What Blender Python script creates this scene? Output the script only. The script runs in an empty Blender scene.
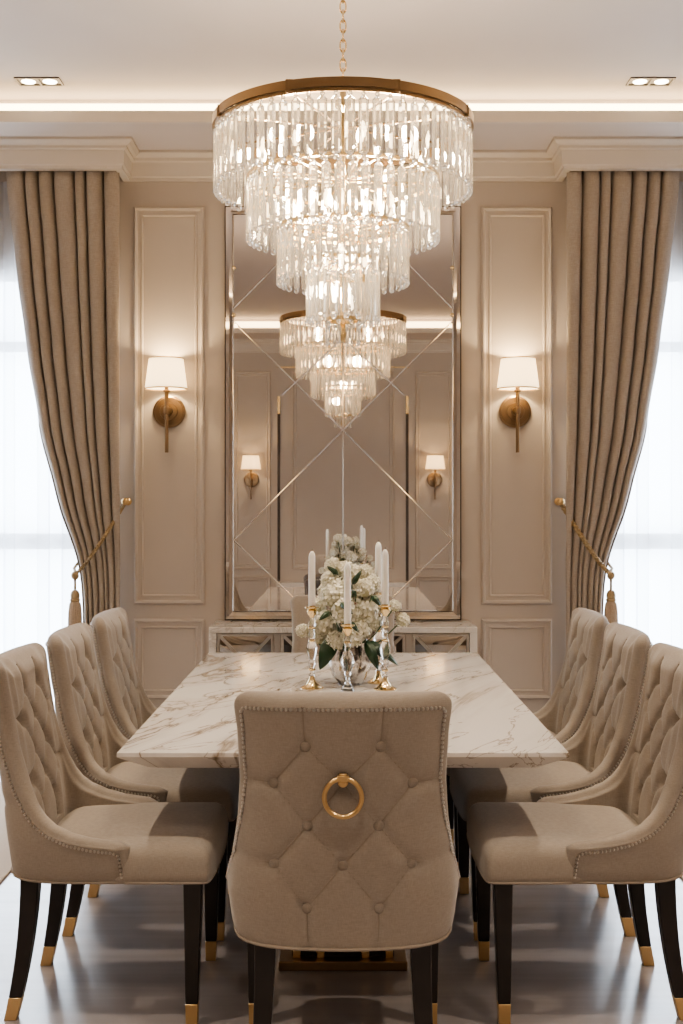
import bpy, math, random
from mathutils import Vector, Matrix
R = random.Random(7)
PI = math.pi
sc = bpy.context.scene
COL = sc.collection

# ------------------------------------------------------------------ helpers
class MB:
    """collects vertices and faces, links them as ONE mesh object"""
    def __init__(self): self.v = []; self.f = []
    def add(self, vs, fs):
        o = len(self.v); self.v += [tuple(p) for p in vs]; self.f += [tuple(i + o for i in f) for f in fs]
    def box(self, x0, x1, y0, y1, z0, z1):
        self.add([(x0,y0,z0),(x1,y0,z0),(x1,y1,z0),(x0,y1,z0),(x0,y0,z1),(x1,y0,z1),(x1,y1,z1),(x0,y1,z1)],
                 [(3,2,1,0),(4,5,6,7),(0,1,5,4),(1,2,6,5),(2,3,7,6),(3,0,4,7)])
        return self
    def lathe(self, prof, n=24, c=(0,0,0), caps=True):
        m = len(prof); vs = []
        for r, z in prof:
            for k in range(n):
                a = 2*PI*k/n; vs.append((c[0]+r*math.cos(a), c[1]+r*math.sin(a), c[2]+z))
        fs = [(i*n+k, i*n+(k+1)%n, (i+1)*n+(k+1)%n, (i+1)*n+k) for i in range(m-1) for k in range(n)]
        if caps: fs += [tuple(reversed(range(n))), tuple((m-1)*n+k for k in range(n))]
        self.add(vs, fs); return self
    def tube(self, pts, r, n=8, closed=False):
        pts = [Vector(p) for p in pts]; N = len(pts); vs = []; up = None
        for i, p in enumerate(pts):
            a = pts[(i-1) % N] if (closed or i > 0) else p
            b = pts[(i+1) % N] if (closed or i < N-1) else p
            t = (b-a).normalized()
            if up is None:
                up = Vector((0,0,1)) if abs(t.z) < .9 else Vector((1,0,0))
            s = t.cross(up)
            if s.length < 1e-6: s = t.cross(Vector((0,1,0)))
            s.normalize(); up = s.cross(t).normalized()
            rr = r[i] if isinstance(r, (list, tuple)) else r
            for k in range(n):
                an = 2*PI*k/n; vs.append(p + s*(rr*math.cos(an)) + up*(rr*math.sin(an)))
        fs = []
        for i in range(N if closed else N-1):
            j = (i+1) % N
            for k in range(n): fs.append((i*n+k, i*n+(k+1)%n, j*n+(k+1)%n, j*n+k))
        if not closed: fs += [tuple(reversed(range(n))), tuple((N-1)*n+k for k in range(n))]
        self.add(vs, fs); return self
    def sphere(self, c, r, nu=12, nv=8, s=(1,1,1)):
        vs = [(c[0], c[1], c[2]+r*s[2])]
        for i in range(1, nv):
            th = PI*i/nv
            for k in range(nu):
                a = 2*PI*k/nu
                vs.append((c[0]+r*s[0]*math.sin(th)*math.cos(a), c[1]+r*s[1]*math.sin(th)*math.sin(a), c[2]+r*s[2]*math.cos(th)))
        vs.append((c[0], c[1], c[2]-r*s[2])); L = len(vs)-1; fs = []
        for k in range(nu):
            fs.append((0, 1+k, 1+(k+1)%nu)); b = 1+(nv-2)*nu
            fs.append((L, b+(k+1)%nu, b+k))
        for i in range(nv-2):
            for k in range(nu):
                fs.append((1+i*nu+k, 1+(i+1)*nu+k, 1+(i+1)*nu+(k+1)%nu, 1+i*nu+(k+1)%nu))
        self.add(vs, fs); return self
    def grid(self, fn, nu, nv):
        vs = [fn(i/nu, j/nv) for j in range(nv+1) for i in range(nu+1)]
        fs = [(j*(nu+1)+i, j*(nu+1)+i+1, (j+1)*(nu+1)+i+1, (j+1)*(nu+1)+i) for j in range(nv) for i in range(nu)]
        self.add(vs, fs); return self
    def loops(self, rings, cap0=True, cap1=True):
        n = len(rings[0]); vs = [p for r in rings for p in r]
        fs = [(i*n+k, i*n+(k+1)%n, (i+1)*n+(k+1)%n, (i+1)*n+k) for i in range(len(rings)-1) for k in range(n)]
        if cap0: fs.append(tuple(reversed(range(n))))
        if cap1: fs.append(tuple((len(rings)-1)*n+k for k in range(n)))
        self.add(vs, fs); return self
    def sweep(self, path, prof):
        """horizontal path [(x,y)], room on its right; prof [(out, z)], mitred corners"""
        P = [Vector(p) for p in path]; rings = []
        for i, p in enumerate(P):
            d1 = (p-P[i-1]).normalized() if i else (P[1]-p).normalized()
            d2 = (P[i+1]-p).normalized() if i < len(P)-1 else d1
            n1 = Vector((d1.y, -d1.x)); n2 = Vector((d2.y, -d2.x)); m = n1+n2; m = m/(m.dot(n1))
            rings.append([(p.x+m.x*o, p.y+m.y*o, z) for o, z in prof])
        n = len(prof); vs = [q for r in rings for q in r]
        fs = [(i*n+k, i*n+k+1, (i+1)*n+k+1, (i+1)*n+k) for i in range(len(rings)-1) for k in range(n-1)]
        self.add(vs, fs); return self
    def build(self, name, mat, parent=None, smooth=40, bevel=0, loc=None, seg=2):
        me = bpy.data.meshes.new(name); me.from_pydata(self.v, [], self.f); me.validate()
        me.update()
        import bmesh
        bm = bmesh.new(); bm.from_mesh(me); bmesh.ops.recalc_face_normals(bm, faces=bm.faces); bm.to_mesh(me); bm.free()
        if smooth:
            me.shade_smooth(); me.set_sharp_from_angle(angle=math.radians(smooth))
        me.materials.append(mat)
        o = bpy.data.objects.new(name, me); COL.objects.link(o)
        if parent: o.parent = parent
        if loc: o.location = loc
        if bevel:
            m = o.modifiers.new('edge', 'BEVEL'); m.width = bevel; m.segments = seg; m.limit_method = 'ANGLE'
        return o

def tag(o, label, cat, group=None, kind=None):
    o['label'] = label; o['category'] = cat
    if group: o['group'] = group
    if kind: o['kind'] = kind
    return o
def thing(name, label, cat, loc=(0,0,0), rz=0, group=None):
    o = bpy.data.objects.new(name, None); COL.objects.link(o); o.empty_display_size = .1
    o.location = loc; o.rotation_euler = (0,0,rz); return tag(o, label, cat, group)
def struct(o): o['kind'] = 'structure'; return o
def copy_tree(o, parent=None):
    c = o.copy(); COL.objects.link(c); c.parent = parent
    for ch in list(o.children): copy_tree(ch, c)
    return c

def lerp_table(T, x):
    if x <= T[0][0]: return T[0][1]
    for (a, b), (c, d) in zip(T, T[1:]):
        if x <= c:
            t = (x-a)/(c-a); t = t*t*(3-2*t)*.5 + t*.5
            return b + (d-b)*t
    return T[-1][1]

# ------------------------------------------------------------------ materials
def new_mat(name):
    m = bpy.data.materials.new(name); m.use_nodes = True
    nt = m.node_tree; b = nt.nodes['Principled BSDF']; return m, nt, b
def simple(name, col, rough=.5, metal=0, noise=0, nscale=30, bump=0, spec=.5, coat=0):
    m, nt, b = new_mat(name)
    b.inputs['Base Color'].default_value = (*col, 1); b.inputs['Roughness'].default_value = rough
    b.inputs['Metallic'].default_value = metal; b.inputs['Specular IOR Level'].default_value = spec
    b.inputs['Coat Weight'].default_value = coat
    if noise or bump:
        tc = nt.nodes.new('ShaderNodeTexCoord'); n = nt.nodes.new('ShaderNodeTexNoise'); n.inputs['Scale'].default_value = nscale
        n.inputs['Detail'].default_value = 4
        nt.links.new(tc.outputs['Object'], n.inputs['Vector'])
        if noise:
            mx = nt.nodes.new('ShaderNodeMix'); mx.data_type = 'RGBA'
            mx.inputs['A'].default_value = (*[c*(1-noise) for c in col], 1); mx.inputs['B'].default_value = (*[min(1, c*(1+noise)) for c in col], 1)
            nt.links.new(n.outputs['Fac'], mx.inputs['Factor']); nt.links.new(mx.outputs['Result'], b.inputs['Base Color'])
        if bump:
            bp = nt.nodes.new('ShaderNodeBump'); bp.inputs['Strength'].default_value = bump; bp.inputs['Distance'].default_value = .002
            nt.links.new(n.outputs['Fac'], bp.inputs['Height']); nt.links.new(bp.outputs['Normal'], b.inputs['Normal'])
    return m
def fabric(name, col, scale=700, rough=.9, sheen=.25, bump=.25):
    m, nt, b = new_mat(name)
    tc = nt.nodes.new('ShaderNodeTexCoord')
    fac = None
    outs = []
    for st in ((1,1,.12), (.12,.12,1)):
        mp = nt.nodes.new('ShaderNodeMapping'); mp.inputs['Scale'].default_value = st
        n = nt.nodes.new('ShaderNodeTexNoise'); n.inputs['Scale'].default_value = scale*.5; n.inputs['Detail'].default_value = 2
        nt.links.new(tc.outputs['Object'], mp.inputs['Vector']); nt.links.new(mp.outputs['Vector'], n.inputs['Vector']); outs.append(n)
    ad = nt.nodes.new('ShaderNodeMath'); ad.operation = 'ADD'
    nt.links.new(outs[0].outputs['Fac'], ad.inputs[0]); nt.links.new(outs[1].outputs['Fac'], ad.inputs[1])
    hf = nt.nodes.new('ShaderNodeMath'); hf.operation = 'MULTIPLY'; hf.inputs[1].default_value = .5; nt.links.new(ad.outputs[0], hf.inputs[0])
    cr = nt.nodes.new('ShaderNodeValToRGB')
    cr.color_ramp.elements[0].position = .32; cr.color_ramp.elements[0].color = (*[c*.86 for c in col], 1)
    cr.color_ramp.elements[1].position = .68; cr.color_ramp.elements[1].color = (*[min(1, c*1.11) for c in col], 1)
    nt.links.new(hf.outputs[0], cr.inputs['Fac']); nt.links.new(cr.outputs['Color'], b.inputs['Base Color'])
    bp = nt.nodes.new('ShaderNodeBump'); bp.inputs['Strength'].default_value = bump; bp.inputs['Distance'].default_value = .001
    nt.links.new(hf.outputs[0], bp.inputs['Height']); nt.links.new(bp.outputs['Normal'], b.inputs['Normal'])
    b.inputs['Roughness'].default_value = rough; b.inputs['Specular IOR Level'].default_value = .2
    b.inputs['Sheen Weight'].default_value = sheen; b.inputs['Sheen Roughness'].default_value = .5
    return m
def emit(name, col, strength, base=None):
    m, nt, b = new_mat(name)
    b.inputs['Base Color'].default_value = (*(base or col), 1); b.inputs['Emission Color'].default_value = (*col, 1)
    b.inputs['Emission Strength'].default_value = strength; return m
def marble(name, k=1.0):
    m, nt, b = new_mat(name)
    tc = nt.nodes.new('ShaderNodeTexCoord')
    def veins(scale, rot, stretch, width, dist, loc):
        mp = nt.nodes.new('ShaderNodeMapping'); mp.vector_type = 'TEXTURE'; mp.inputs['Rotation'].default_value = (0, 0, rot); mp.inputs['Scale'].default_value = stretch
        mp.inputs['Location'].default_value = loc
        n = nt.nodes.new('ShaderNodeTexNoise'); n.inputs['Scale'].default_value = scale; n.inputs['Detail'].default_value = 6
        n.inputs['Roughness'].default_value = .55; n.inputs['Distortion'].default_value = dist
        nt.links.new(tc.outputs['Object'], mp.inputs['Vector']); nt.links.new(mp.outputs['Vector'], n.inputs['Vector'])
        s = nt.nodes.new('ShaderNodeMath'); s.operation = 'SUBTRACT'; s.inputs[1].default_value = .5; nt.links.new(n.outputs['Fac'], s.inputs[0])
        a = nt.nodes.new('ShaderNodeMath'); a.operation = 'ABSOLUTE'; nt.links.new(s.outputs[0], a.inputs[0])
        r = nt.nodes.new('ShaderNodeMapRange'); r.inputs['From Min'].default_value = 0; r.inputs['From Max'].default_value = width
        r.inputs['To Min'].default_value = 1; r.inputs['To Max'].default_value = 0; nt.links.new(a.outputs[0], r.inputs['Value']); return r.outputs['Result']
    v1 = veins(1.9, 1.22, (3.0, .8, 1), .013, .9, (0, 0, 0)); v2 = veins(3.4, 1.05, (2.4, .8, 1), .011, 1.0, (3, 1, 0)); v3 = veins(1.9, 1.22, (3.0, .8, 1), .09, .9, (0, 0, 0))
    msk = nt.nodes.new('ShaderNodeTexNoise'); msk.inputs['Scale'].default_value = 2.2; nt.links.new(tc.outputs['Object'], msk.inputs['Vector'])
    mr = nt.nodes.new('ShaderNodeMapRange'); mr.inputs['From Min'].default_value = .30; mr.inputs['From Max'].default_value = .52; nt.links.new(msk.outputs['Fac'], mr.inputs['Value'])
    def mul(a, bb):
        q = nt.nodes.new('ShaderNodeMath'); q.operation = 'MULTIPLY'; nt.links.new(a, q.inputs[0])
        if isinstance(bb, float): q.inputs[1].default_value = bb
        else: nt.links.new(bb, q.inputs[1])
        return q.outputs[0]
    def mix(A, Bc, fac):
        mx = nt.nodes.new('ShaderNodeMix'); mx.data_type = 'RGBA'; nt.links.new(fac, mx.inputs['Factor'])
        if isinstance(A, tuple): mx.inputs['A'].default_value = (*A, 1)
        else: nt.links.new(A, mx.inputs['A'])
        mx.inputs['B'].default_value = (*Bc, 1); return mx.outputs['Result']
    c = mix((.80, .76, .71), (.56, .50, .44), mul(v3, .42*k))
    c = mix(c, (.25, .185, .12), mul(mul(v1, mr.outputs['Result']), k))
    c = mix(c, (.30, .235, .17), mul(v2, .8*k))
    nt.links.new(c, b.inputs['Base Color']); b.inputs['Roughness'].default_value = .07
    b.inputs['Specular IOR Level'].default_value = .6; b.inputs['Coat Weight'].default_value = .3; b.inputs['Coat Roughness'].default_value = .04
    return m
def glass(name, col=(1,1,1), mixt=.3, ior=1.5, rough=0.0):
    m = bpy.data.materials.new(name); m.use_nodes = True; nt = m.node_tree; nt.nodes.clear()
    g = nt.nodes.new('ShaderNodeBsdfGlass'); g.inputs['Color'].default_value = (*col, 1); g.inputs['IOR'].default_value = ior; g.inputs['Roughness'].default_value = rough
    t = nt.nodes.new('ShaderNodeBsdfTransparent'); mx = nt.nodes.new('ShaderNodeMixShader'); mx.inputs[0].default_value = mixt
    o = nt.nodes.new('ShaderNodeOutputMaterial')
    nt.links.new(g.outputs[0], mx.inputs[1]); nt.links.new(t.outputs[0], mx.inputs[2]); nt.links.new(mx.outputs[0], o.inputs[0]); return m
def crystal_mat(name):
    m = glass(name, (1,.985,.955), .16, 1.52); nt = m.node_tree
    out = next(n for n in nt.nodes if n.type == 'OUTPUT_MATERIAL'); src = out.inputs[0].links[0].from_socket
    t = nt.nodes.new('ShaderNodeBsdfTranslucent'); t.inputs[0].default_value = (.96,.91,.83,1)
    d = nt.nodes.new('ShaderNodeBsdfDiffuse'); d.inputs[0].default_value = (.92,.87,.80,1)
    a = nt.nodes.new('ShaderNodeMixShader'); a.inputs[0].default_value = .4; b = nt.nodes.new('ShaderNodeMixShader'); b.inputs[0].default_value = .11
    nt.links.new(t.outputs[0], a.inputs[1]); nt.links.new(d.outputs[0], a.inputs[2]); nt.links.new(src, b.inputs[1]); nt.links.new(a.outputs[0], b.inputs[2]); nt.links.new(b.outputs[0], out.inputs[0]); return m
def sheer_mat(name):
    m = bpy.data.materials.new(name); m.use_nodes = True; nt = m.node_tree; nt.nodes.clear()
    t = nt.nodes.new('ShaderNodeBsdfTransparent'); t.inputs[0].default_value = (.95,.97,1,1)
    tl = nt.nodes.new('ShaderNodeBsdfTranslucent'); tl.inputs[0].default_value = (.9,.92,.96,1)
    d = nt.nodes.new('ShaderNodeBsdfDiffuse'); d.inputs[0].default_value = (.85,.86,.9,1)
    a = nt.nodes.new('ShaderNodeMixShader'); a.inputs[0].default_value = .35
    bb = nt.nodes.new('ShaderNodeMixShader'); bb.inputs[0].default_value = .62
    o = nt.nodes.new('ShaderNodeOutputMaterial')
    nt.links.new(tl.outputs[0], a.inputs[1]); nt.links.new(d.outputs[0], a.inputs[2])
    nt.links.new(t.outputs[0], bb.inputs[1]); nt.links.new(a.outputs[0], bb.inputs[2]); nt.links.new(bb.outputs[0], o.inputs[0]); return m
def shade_mat(name):
    m = bpy.data.materials.new(name); m.use_nodes = True; nt = m.node_tree; nt.nodes.clear()
    tl = nt.nodes.new('ShaderNodeBsdfTranslucent'); tl.inputs[0].default_value = (.95,.86,.70,1)
    d = nt.nodes.new('ShaderNodeBsdfDiffuse'); d.inputs[0].default_value = (.85,.78,.68,1)
    a = nt.nodes.new('ShaderNodeMixShader'); a.inputs[0].default_value = .35
    e = nt.nodes.new('ShaderNodeEmission'); e.inputs[0].default_value = (1,.80,.52,1); e.inputs[1].default_value = 1.1
    ad = nt.nodes.new('ShaderNodeAddShader'); o = nt.nodes.new('ShaderNodeOutputMaterial')
    nt.links.new(tl.outputs[0], a.inputs[1]); nt.links.new(d.outputs[0], a.inputs[2])
    nt.links.new(a.outputs[0], ad.inputs[0]); nt.links.new(e.outputs[0], ad.inputs[1]); nt.links.new(ad.outputs[0], o.inputs[0]); return m

M_wall = simple('warm_greige_paint', (.53,.460,.395), .55, noise=.03, nscale=4, bump=.03)
M_ceil = simple('ceiling_plaster', (.59,.53,.50), .8, noise=.02, nscale=6)
M_mould = simple('panel_moulding_paint', (.555,.483,.415), .5)
M_trim = simple('cream_trim_paint', (.62,.555,.49), .45)
M_chair = fabric('taupe_linen', (.345,.297,.252), 1150)
M_chair_dark = simple('taupe_piping_and_crease', (.30,.25,.205), .85)
M_button = fabric('button_linen', (.315,.27,.228), 1150)
M_nail = simple('pewter_nail', (.62,.58,.54), .28, 1)
M_wood = simple('espresso_wood', (.016,.011,.009), .28, noise=.3, nscale=20)
M_brass = simple('satin_brass', (.68,.47,.24), .3, 1)
M_brass_dk = simple('aged_bronze', (.27,.18,.105), .34, 1)
M_gold = simple('pale_gold', (.80,.62,.36), .2, 1)
M_marble = marble('calacatta_marble')
M_marble_pale = marble('pale_marble', .35)
M_curtain = fabric('drape_linen', (.395,.335,.28), 700, sheen=.15)
M_tassel = simple('tassel_thread', (.44,.34,.25), .8, noise=.25, nscale=120, bump=.6)
M_rope = simple('gold_rope', (.36,.26,.14), .6, noise=.2, nscale=200, bump=.5)
M_sheer = sheer_mat('white_voile')
M_mirror = simple('antique_mirror', (.68,.62,.56), .015, 1)
M_mirror_edge = simple('mirror_border', (.64,.58,.52), .03, 1)
M_groove = simple('ground_mirror_line', (.66,.60,.53), .2, 1)
M_dark = simple('dark_bronze_edge', (.06,.042,.03), .4, .6)
M_silver = simple('champagne_silver', (.76,.70,.62), .28, 1)
M_crystal = crystal_mat('crystal')
M_stick = glass('candlestick_crystal', (1,.98,.95), .15, 1.5)
M_bulb = emit('warm_bulb', (1,.78,.48), 45)
M_led = emit('cove_led', (1,.82,.53), 7)
M_lens = emit('downlight_lens', (1,.86,.64), 12)
M_shade = shade_mat('cream_lampshade')
M_wax = simple('ivory_wax', (.86,.83,.78), .45)
M_wax.node_tree.nodes['Principled BSDF'].inputs['Subsurface Weight'].default_value = .05
M_wick = simple('wick', (.05,.04,.03), .9)
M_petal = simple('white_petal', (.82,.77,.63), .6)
def petal_base_and_gap_shade(m):
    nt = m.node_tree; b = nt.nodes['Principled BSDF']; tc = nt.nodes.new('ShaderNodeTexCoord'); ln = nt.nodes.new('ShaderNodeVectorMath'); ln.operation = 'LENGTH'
    cr = nt.nodes.new('ShaderNodeValToRGB'); cr.color_ramp.elements[0].position = .74; cr.color_ramp.elements[0].color = (.46,.43,.26,1)  # shade in the petal gaps painted in, along with greener petal bases
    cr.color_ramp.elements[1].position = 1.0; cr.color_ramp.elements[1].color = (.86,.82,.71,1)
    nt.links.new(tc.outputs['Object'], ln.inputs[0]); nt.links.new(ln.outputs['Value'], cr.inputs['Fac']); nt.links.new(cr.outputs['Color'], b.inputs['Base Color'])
petal_base_and_gap_shade(M_petal)
M_leaf = simple('dark_leaf', (.018,.05,.022), .35, noise=.3, nscale=25)
M_stem = simple('green_stem', (.06,.11,.04), .6)
M_rug = simple('beige_rug', (.50,.42,.34), .95, noise=.1, nscale=150, bump=.5)
M_frame = simple('white_window_frame', (.75,.75,.76), .4)
M_pane = glass('window_glass', (1,1,1), .9, 1.1)
M_black = simple('black_lacquer', (.012,.010,.010), .2)
def mercury(name):
    m, nt, b = new_mat(name)
    tc = nt.nodes.new('ShaderNodeTexCoord'); n = nt.nodes.new('ShaderNodeTexNoise'); n.inputs['Scale'].default_value = 26; n.inputs['Detail'].default_value = 5
    nt.links.new(tc.outputs['Object'], n.inputs['Vector'])
    cr = nt.nodes.new('ShaderNodeValToRGB'); cr.color_ramp.elements[0].position = .4; cr.color_ramp.elements[0].color = (.16,.14,.13,1)
    cr.color_ramp.elements[1].position = .55; cr.color_ramp.elements[1].color = (.85,.82,.78,1)
    nt.links.new(n.outputs['Fac'], cr.inputs['Fac']); nt.links.new(cr.outputs['Color'], b.inputs['Base Color'])
    b.inputs['Metallic'].default_value = .9; b.inputs['Roughness'].default_value = .12; return m
M_vase = mercury('mercury_glass')
def floor_mat(name):
    m, nt, b = new_mat(name)
    tc = nt.nodes.new('ShaderNodeTexCoord'); mp = nt.nodes.new('ShaderNodeMapping'); mp.inputs['Scale'].default_value = (.5, 7, 1)
    n = nt.nodes.new('ShaderNodeTexNoise'); n.inputs['Scale'].default_value = 2.4; n.inputs['Detail'].default_value = 5
    nt.links.new(tc.outputs['Object'], mp.inputs['Vector']); nt.links.new(mp.outputs['Vector'], n.inputs['Vector'])
    cr = nt.nodes.new('ShaderNodeValToRGB'); cr.color_ramp.elements[0].position = .3; cr.color_ramp.elements[0].color = (.335,.305,.305,1)
    cr.color_ramp.elements[1].position = .75; cr.color_ramp.elements[1].color = (.40,.365,.36,1)
    nt.links.new(n.outputs['Fac'], cr.inputs['Fac']); nt.links.new(cr.outputs['Color'], b.inputs['Base Color'])
    b.inputs['Roughness'].default_value = .2; b.inputs['Specular IOR Level'].default_value = .55; return m
M_floor = floor_mat('polished_grey_floor')

# ------------------------------------------------------------------ room shell
WY = 6.9; BY = -.8; SX = 3.1; CZ = 3.62; SO = 3.435; LIP = 6.32; LIPZ = 3.49
fl = MB().box(-SX-.1, SX+.1, BY-.1, WY+.4, -.1, 0).build('floor', M_floor, smooth=0); struct(fl)
w = MB()
w.box(-1.36, 1.36, WY, WY+.16, 0, CZ); w.box(-SX-.1, -2.95, WY, WY+.16, 0, CZ); w.box(2.95, SX+.1, WY, WY+.16, 0, CZ)
w.box(-2.95, -1.36, WY, WY+.16, 2.78, CZ); w.box(1.36, 2.95, WY, WY+.16, 2.78, CZ)
struct(w.build('wall_far', M_wall, smooth=0))
struct(MB().box(-SX-.1, SX+.1, BY-.12, BY, 0, CZ).build('wall_near', M_wall, smooth=0))
struct(MB().box(-SX-.1, -SX, BY, WY, 0, CZ).build('wall_left', M_wall, smooth=0))
struct(MB().box(SX, SX+.1, BY, WY, 0, CZ).build('wall_right', M_wall, smooth=0))
struct(MB().box(-SX-.1, SX+.1, BY-.12, WY+.16, CZ, CZ+.1).build('ceiling', M_ceil, smooth=0))
# dropped border of the ceiling with its light trough
s = MB(); nY = BY+.58; ix = SX-.5
s.box(-SX, SX, LIP, WY, SO, SO+.012); s.box(-SX, SX, BY, nY, SO, SO+.012)
s.box(-SX, -ix, nY, LIP, SO, SO+.012); s.box(ix, SX, nY, LIP, SO, SO+.012)
struct(s.build('trim_1', M_ceil, smooth=0))
l = MB(); l.box(-ix, ix, LIP-.012, LIP+.012, SO-.004, LIPZ); l.box(-ix, ix, nY-.012, nY+.012, SO-.004, LIPZ); l.box(-ix-.012, -ix+.012, nY-.012, LIP+.012, SO-.004, LIPZ); l.box(ix-.012, ix+.012, nY-.012, LIP+.012, SO-.004, LIPZ)
struct(l.build('trim_2', M_trim, smooth=0))
b = MB(); b.box(-SX, SX, LIP+.21, LIP+.23, SO+.012, CZ); b.box(-SX, SX, nY-.23, nY-.21, SO+.012, CZ)
b.box(-ix-.18, -ix-.16, nY-.21, LIP+.21, SO+.012, CZ); b.box(ix+.16, ix+.18, nY-.21, LIP+.21, SO+.012, CZ)
struct(b.build('trim_3', M_ceil, smooth=0))
def led(x0, x1, y0, y1, lab):
    t = MB().box(x0, x1, y0, y1, SO+.012, CZ-.028).build('led_strip', M_led, smooth=0); tag(t, lab, 'light strip')
led(-ix-.1, ix+.1, LIP+.19, LIP+.207, 'warm cove light strip hidden above the cornice over the mirror wall')
led(-ix-.1, ix+.1, nY-.207, nY-.19, 'warm cove light strip hidden above the cornice reflected in the mirror')
led(-ix-.157, -ix-.14, nY, LIP, 'warm cove light strip along the left side of the ceiling')
led(ix+.14, ix+.157, nY, LIP, 'warm cove light strip along the right side of the ceiling')
# crown moulding and pelmets
crown = [(0,3.28),(.02,3.28),(.02,3.297),(.029,3.303),(.036,3.378),(.05,3.384),(.05,3.398),(.066,3.404),(.085,3.42),(.085,3.437)]
PX = 1.222; PY = 6.655
struct(MB().sweep([(-SX, PY), (-PX, PY), (-PX, WY), (PX, WY), (PX, PY), (SX, PY)], crown).build('trim_4', M_trim, smooth=0))
for k, sg in enumerate((-1, 1)):
    p = MB(); a, c = sorted((sg*PX, sg*SX)); p.box(a, c, PY, PY+.025, 3.28, SO); a, c = sorted((sg*PX, sg*(PX+.02))); p.box(a, c, PY+.025, WY, 3.28, SO)
    struct(p.build('trim_%d' % (5+k), M_trim, smooth=0))
struct(MB().sweep([(SX, BY), (-SX, BY)], crown).build('trim_7', M_trim, smooth=0))
# baseboards
bb = [(0,0),(.018,0),(.018,.10),(.012,.115),(.012,.128),(.004,.14),(0,.14)]
struct(MB().sweep([(-1.34, WY), (1.34, WY)], bb).build('baseboard_far', M_trim, smooth=0))
struct(MB().sweep([(SX, BY), (-SX, BY)], bb).build('baseboard_near', M_trim, smooth=0))
struct(MB().sweep([(-SX, BY), (-SX, WY)], bb).build('baseboard_left', M_trim, smooth=0))
struct(MB().sweep([(SX, WY), (SX, BY)], bb).build('baseboard_right', M_trim, smooth=0))
# wall panel mouldings
def panel(mb, x0, x1, z0, z1, Y, sg, k=1.0):
    """mitred picture-frame moulding standing proud of a wall at Y; sg = direction into the room"""
    prof = [(0,0),(.002,.012),(.010,.020),(.018,.017),(.024,.008),(.040,.006),(.043,.012),(.050,.012),(.054,.004),(.056,0)]
    rings = []
    for ins, h in prof:
        i = ins*k; y = Y + sg*h*1.0
        rings.append([(x0+i, y, z0+i), (x1-i, y, z0+i), (x1-i, y, z1-i), (x0+i, y, z1-i)])
    mb.loops(rings, False, False)
n = 8
for sg in (-1, 1):
    a, c = sorted((sg*.783, sg*1.183))
    m = MB(); panel(m, a, c, .891, 3.137, WY, -1); struct(m.build('trim_%d' % n, M_mould, smooth=0)); n += 1
    m = MB(); panel(m, a, c, .354, .808, WY, -1); struct(m.build('trim_%d' % n, M_mould, smooth=0)); n += 1
    a, c = sorted((sg*.86, sg*1.31))
    m = MB(); panel(m, a, c, .70, 3.06, BY, 1); struct(m.build('trim_%d' % n, M_mould, smooth=0)); n += 1
    m = MB(); panel(m, a, c, .2, .62, BY, 1); struct(m.build('trim_%d' % n, M_mould, smooth=0)); n += 1
    a, c = sorted((sg*1.45, sg*2.7))
    m = MB(); panel(m, a, c, .70, 3.06, BY, 1); struct(m.build('trim_%d' % n, M_mould, smooth=0)); n += 1
m = MB(); panel(m, -.61, .61, .70, 3.06, BY, 1); struct(m.build('trim_%d' % n, M_mould, smooth=0)); n += 1
for sg in (-1, 1):
    m = MB().box(sg*.765-.016, sg*.765+.016, BY, BY+.012, .56, 2.55); struct(m.build('trim_%d' % n, M_dark, smooth=0)); n += 1
    m = MB().box(sg*.765-.014, sg*.765+.014, BY, BY+.014, 2.55, 2.76); struct(m.build('trim_%d' % n, M_gold, smooth=0)); n += 1
m = MB().box(-.79, .79, BY, BY+.012, 3.10, 3.112); struct(m.build('trim_%d' % n, M_gold, smooth=0)); n += 1

# windows
for k, sg in enumerate((-1, 1)):
    a, c = sorted((sg*1.36, sg*2.95))
    win = bpy.data.objects.new('window_%d' % (k+1), None); COL.objects.link(win); win['kind'] = 'structure'
    f = MB(); Y0, Y1 = WY+.03, WY+.09
    for xx in (a, (a+c)/2-.03, c-.06): f.box(xx, xx+.06, Y0, Y1, .02, 2.78)
    for zz, h in ((.02, .07), (1.20, .09), (2.32, .06), (2.72, .06)): f.box(a, c, Y0+.005, Y1-.005, zz, zz+h)
    struct(f.build('window_frame', M_frame, win, smooth=0))
    struct(MB().box(a, c, WY+.058, WY+.062, .02, 2.78).build('window_pane', M_pane, win, smooth=0))

# ------------------------------------------------------------------ side rugs
for sg, lab in ((-1, 'flat beige rug by the window at the photo left edge'), (1, 'flat beige rug by the window at the photo right edge')):
    a, c = sorted((sg*1.31, sg*2.7))
    tag(MB().box(a, c, 2.9, 6.35, 0.0005, .010).build('rug', M_rug, smooth=0, bevel=.003), lab, 'rug')

# ------------------------------------------------------------------ curtains
XL = [(.02,1.50),(.60,1.445),(.82,1.437),(1.08,1.452),(1.16,1.475),(1.49,1.587),(1.90,1.690),(2.34,1.757),(2.75,1.808),(3.27,1.862)]
def smooth_xl(z):
    return sum(lerp_table(XL, z+d) for d in (-.09, -.045, 0, .045, .09))/5
def make_curtain(sg):
    NP = 7.0
    def fn(u, v):
        z = .015 + v*(3.40-.015); xr = 1.232; xl = smooth_xl(z); w_ = xl-xr
        pin = max(0, 1-abs(z-1.06)/.7); pin = pin*pin
        uu = u + .022*math.sin(2*PI*2.3*u+.7+z*.25) + .010*math.sin(2*PI*4.1*u+2+z*.3)
        ph = 2*PI*NP*uu*.5
        fold = abs(math.sin(ph))**.33            # rounded fronts with narrow valleys
        amp = .105*(1-.5*pin)*(0.55+.45*min(1, w_/.55))
        g = u - .30*(.5/NP)*math.sin(2*ph)/PI
        x = xr + w_*min(max(g, 0), 1)
        y = 6.805 - amp*fold - .02*pin
        if u < .10: y = y
        return (sg*x, y, z)
    m = MB(); m.grid(fn, 240, 90); return m
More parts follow.
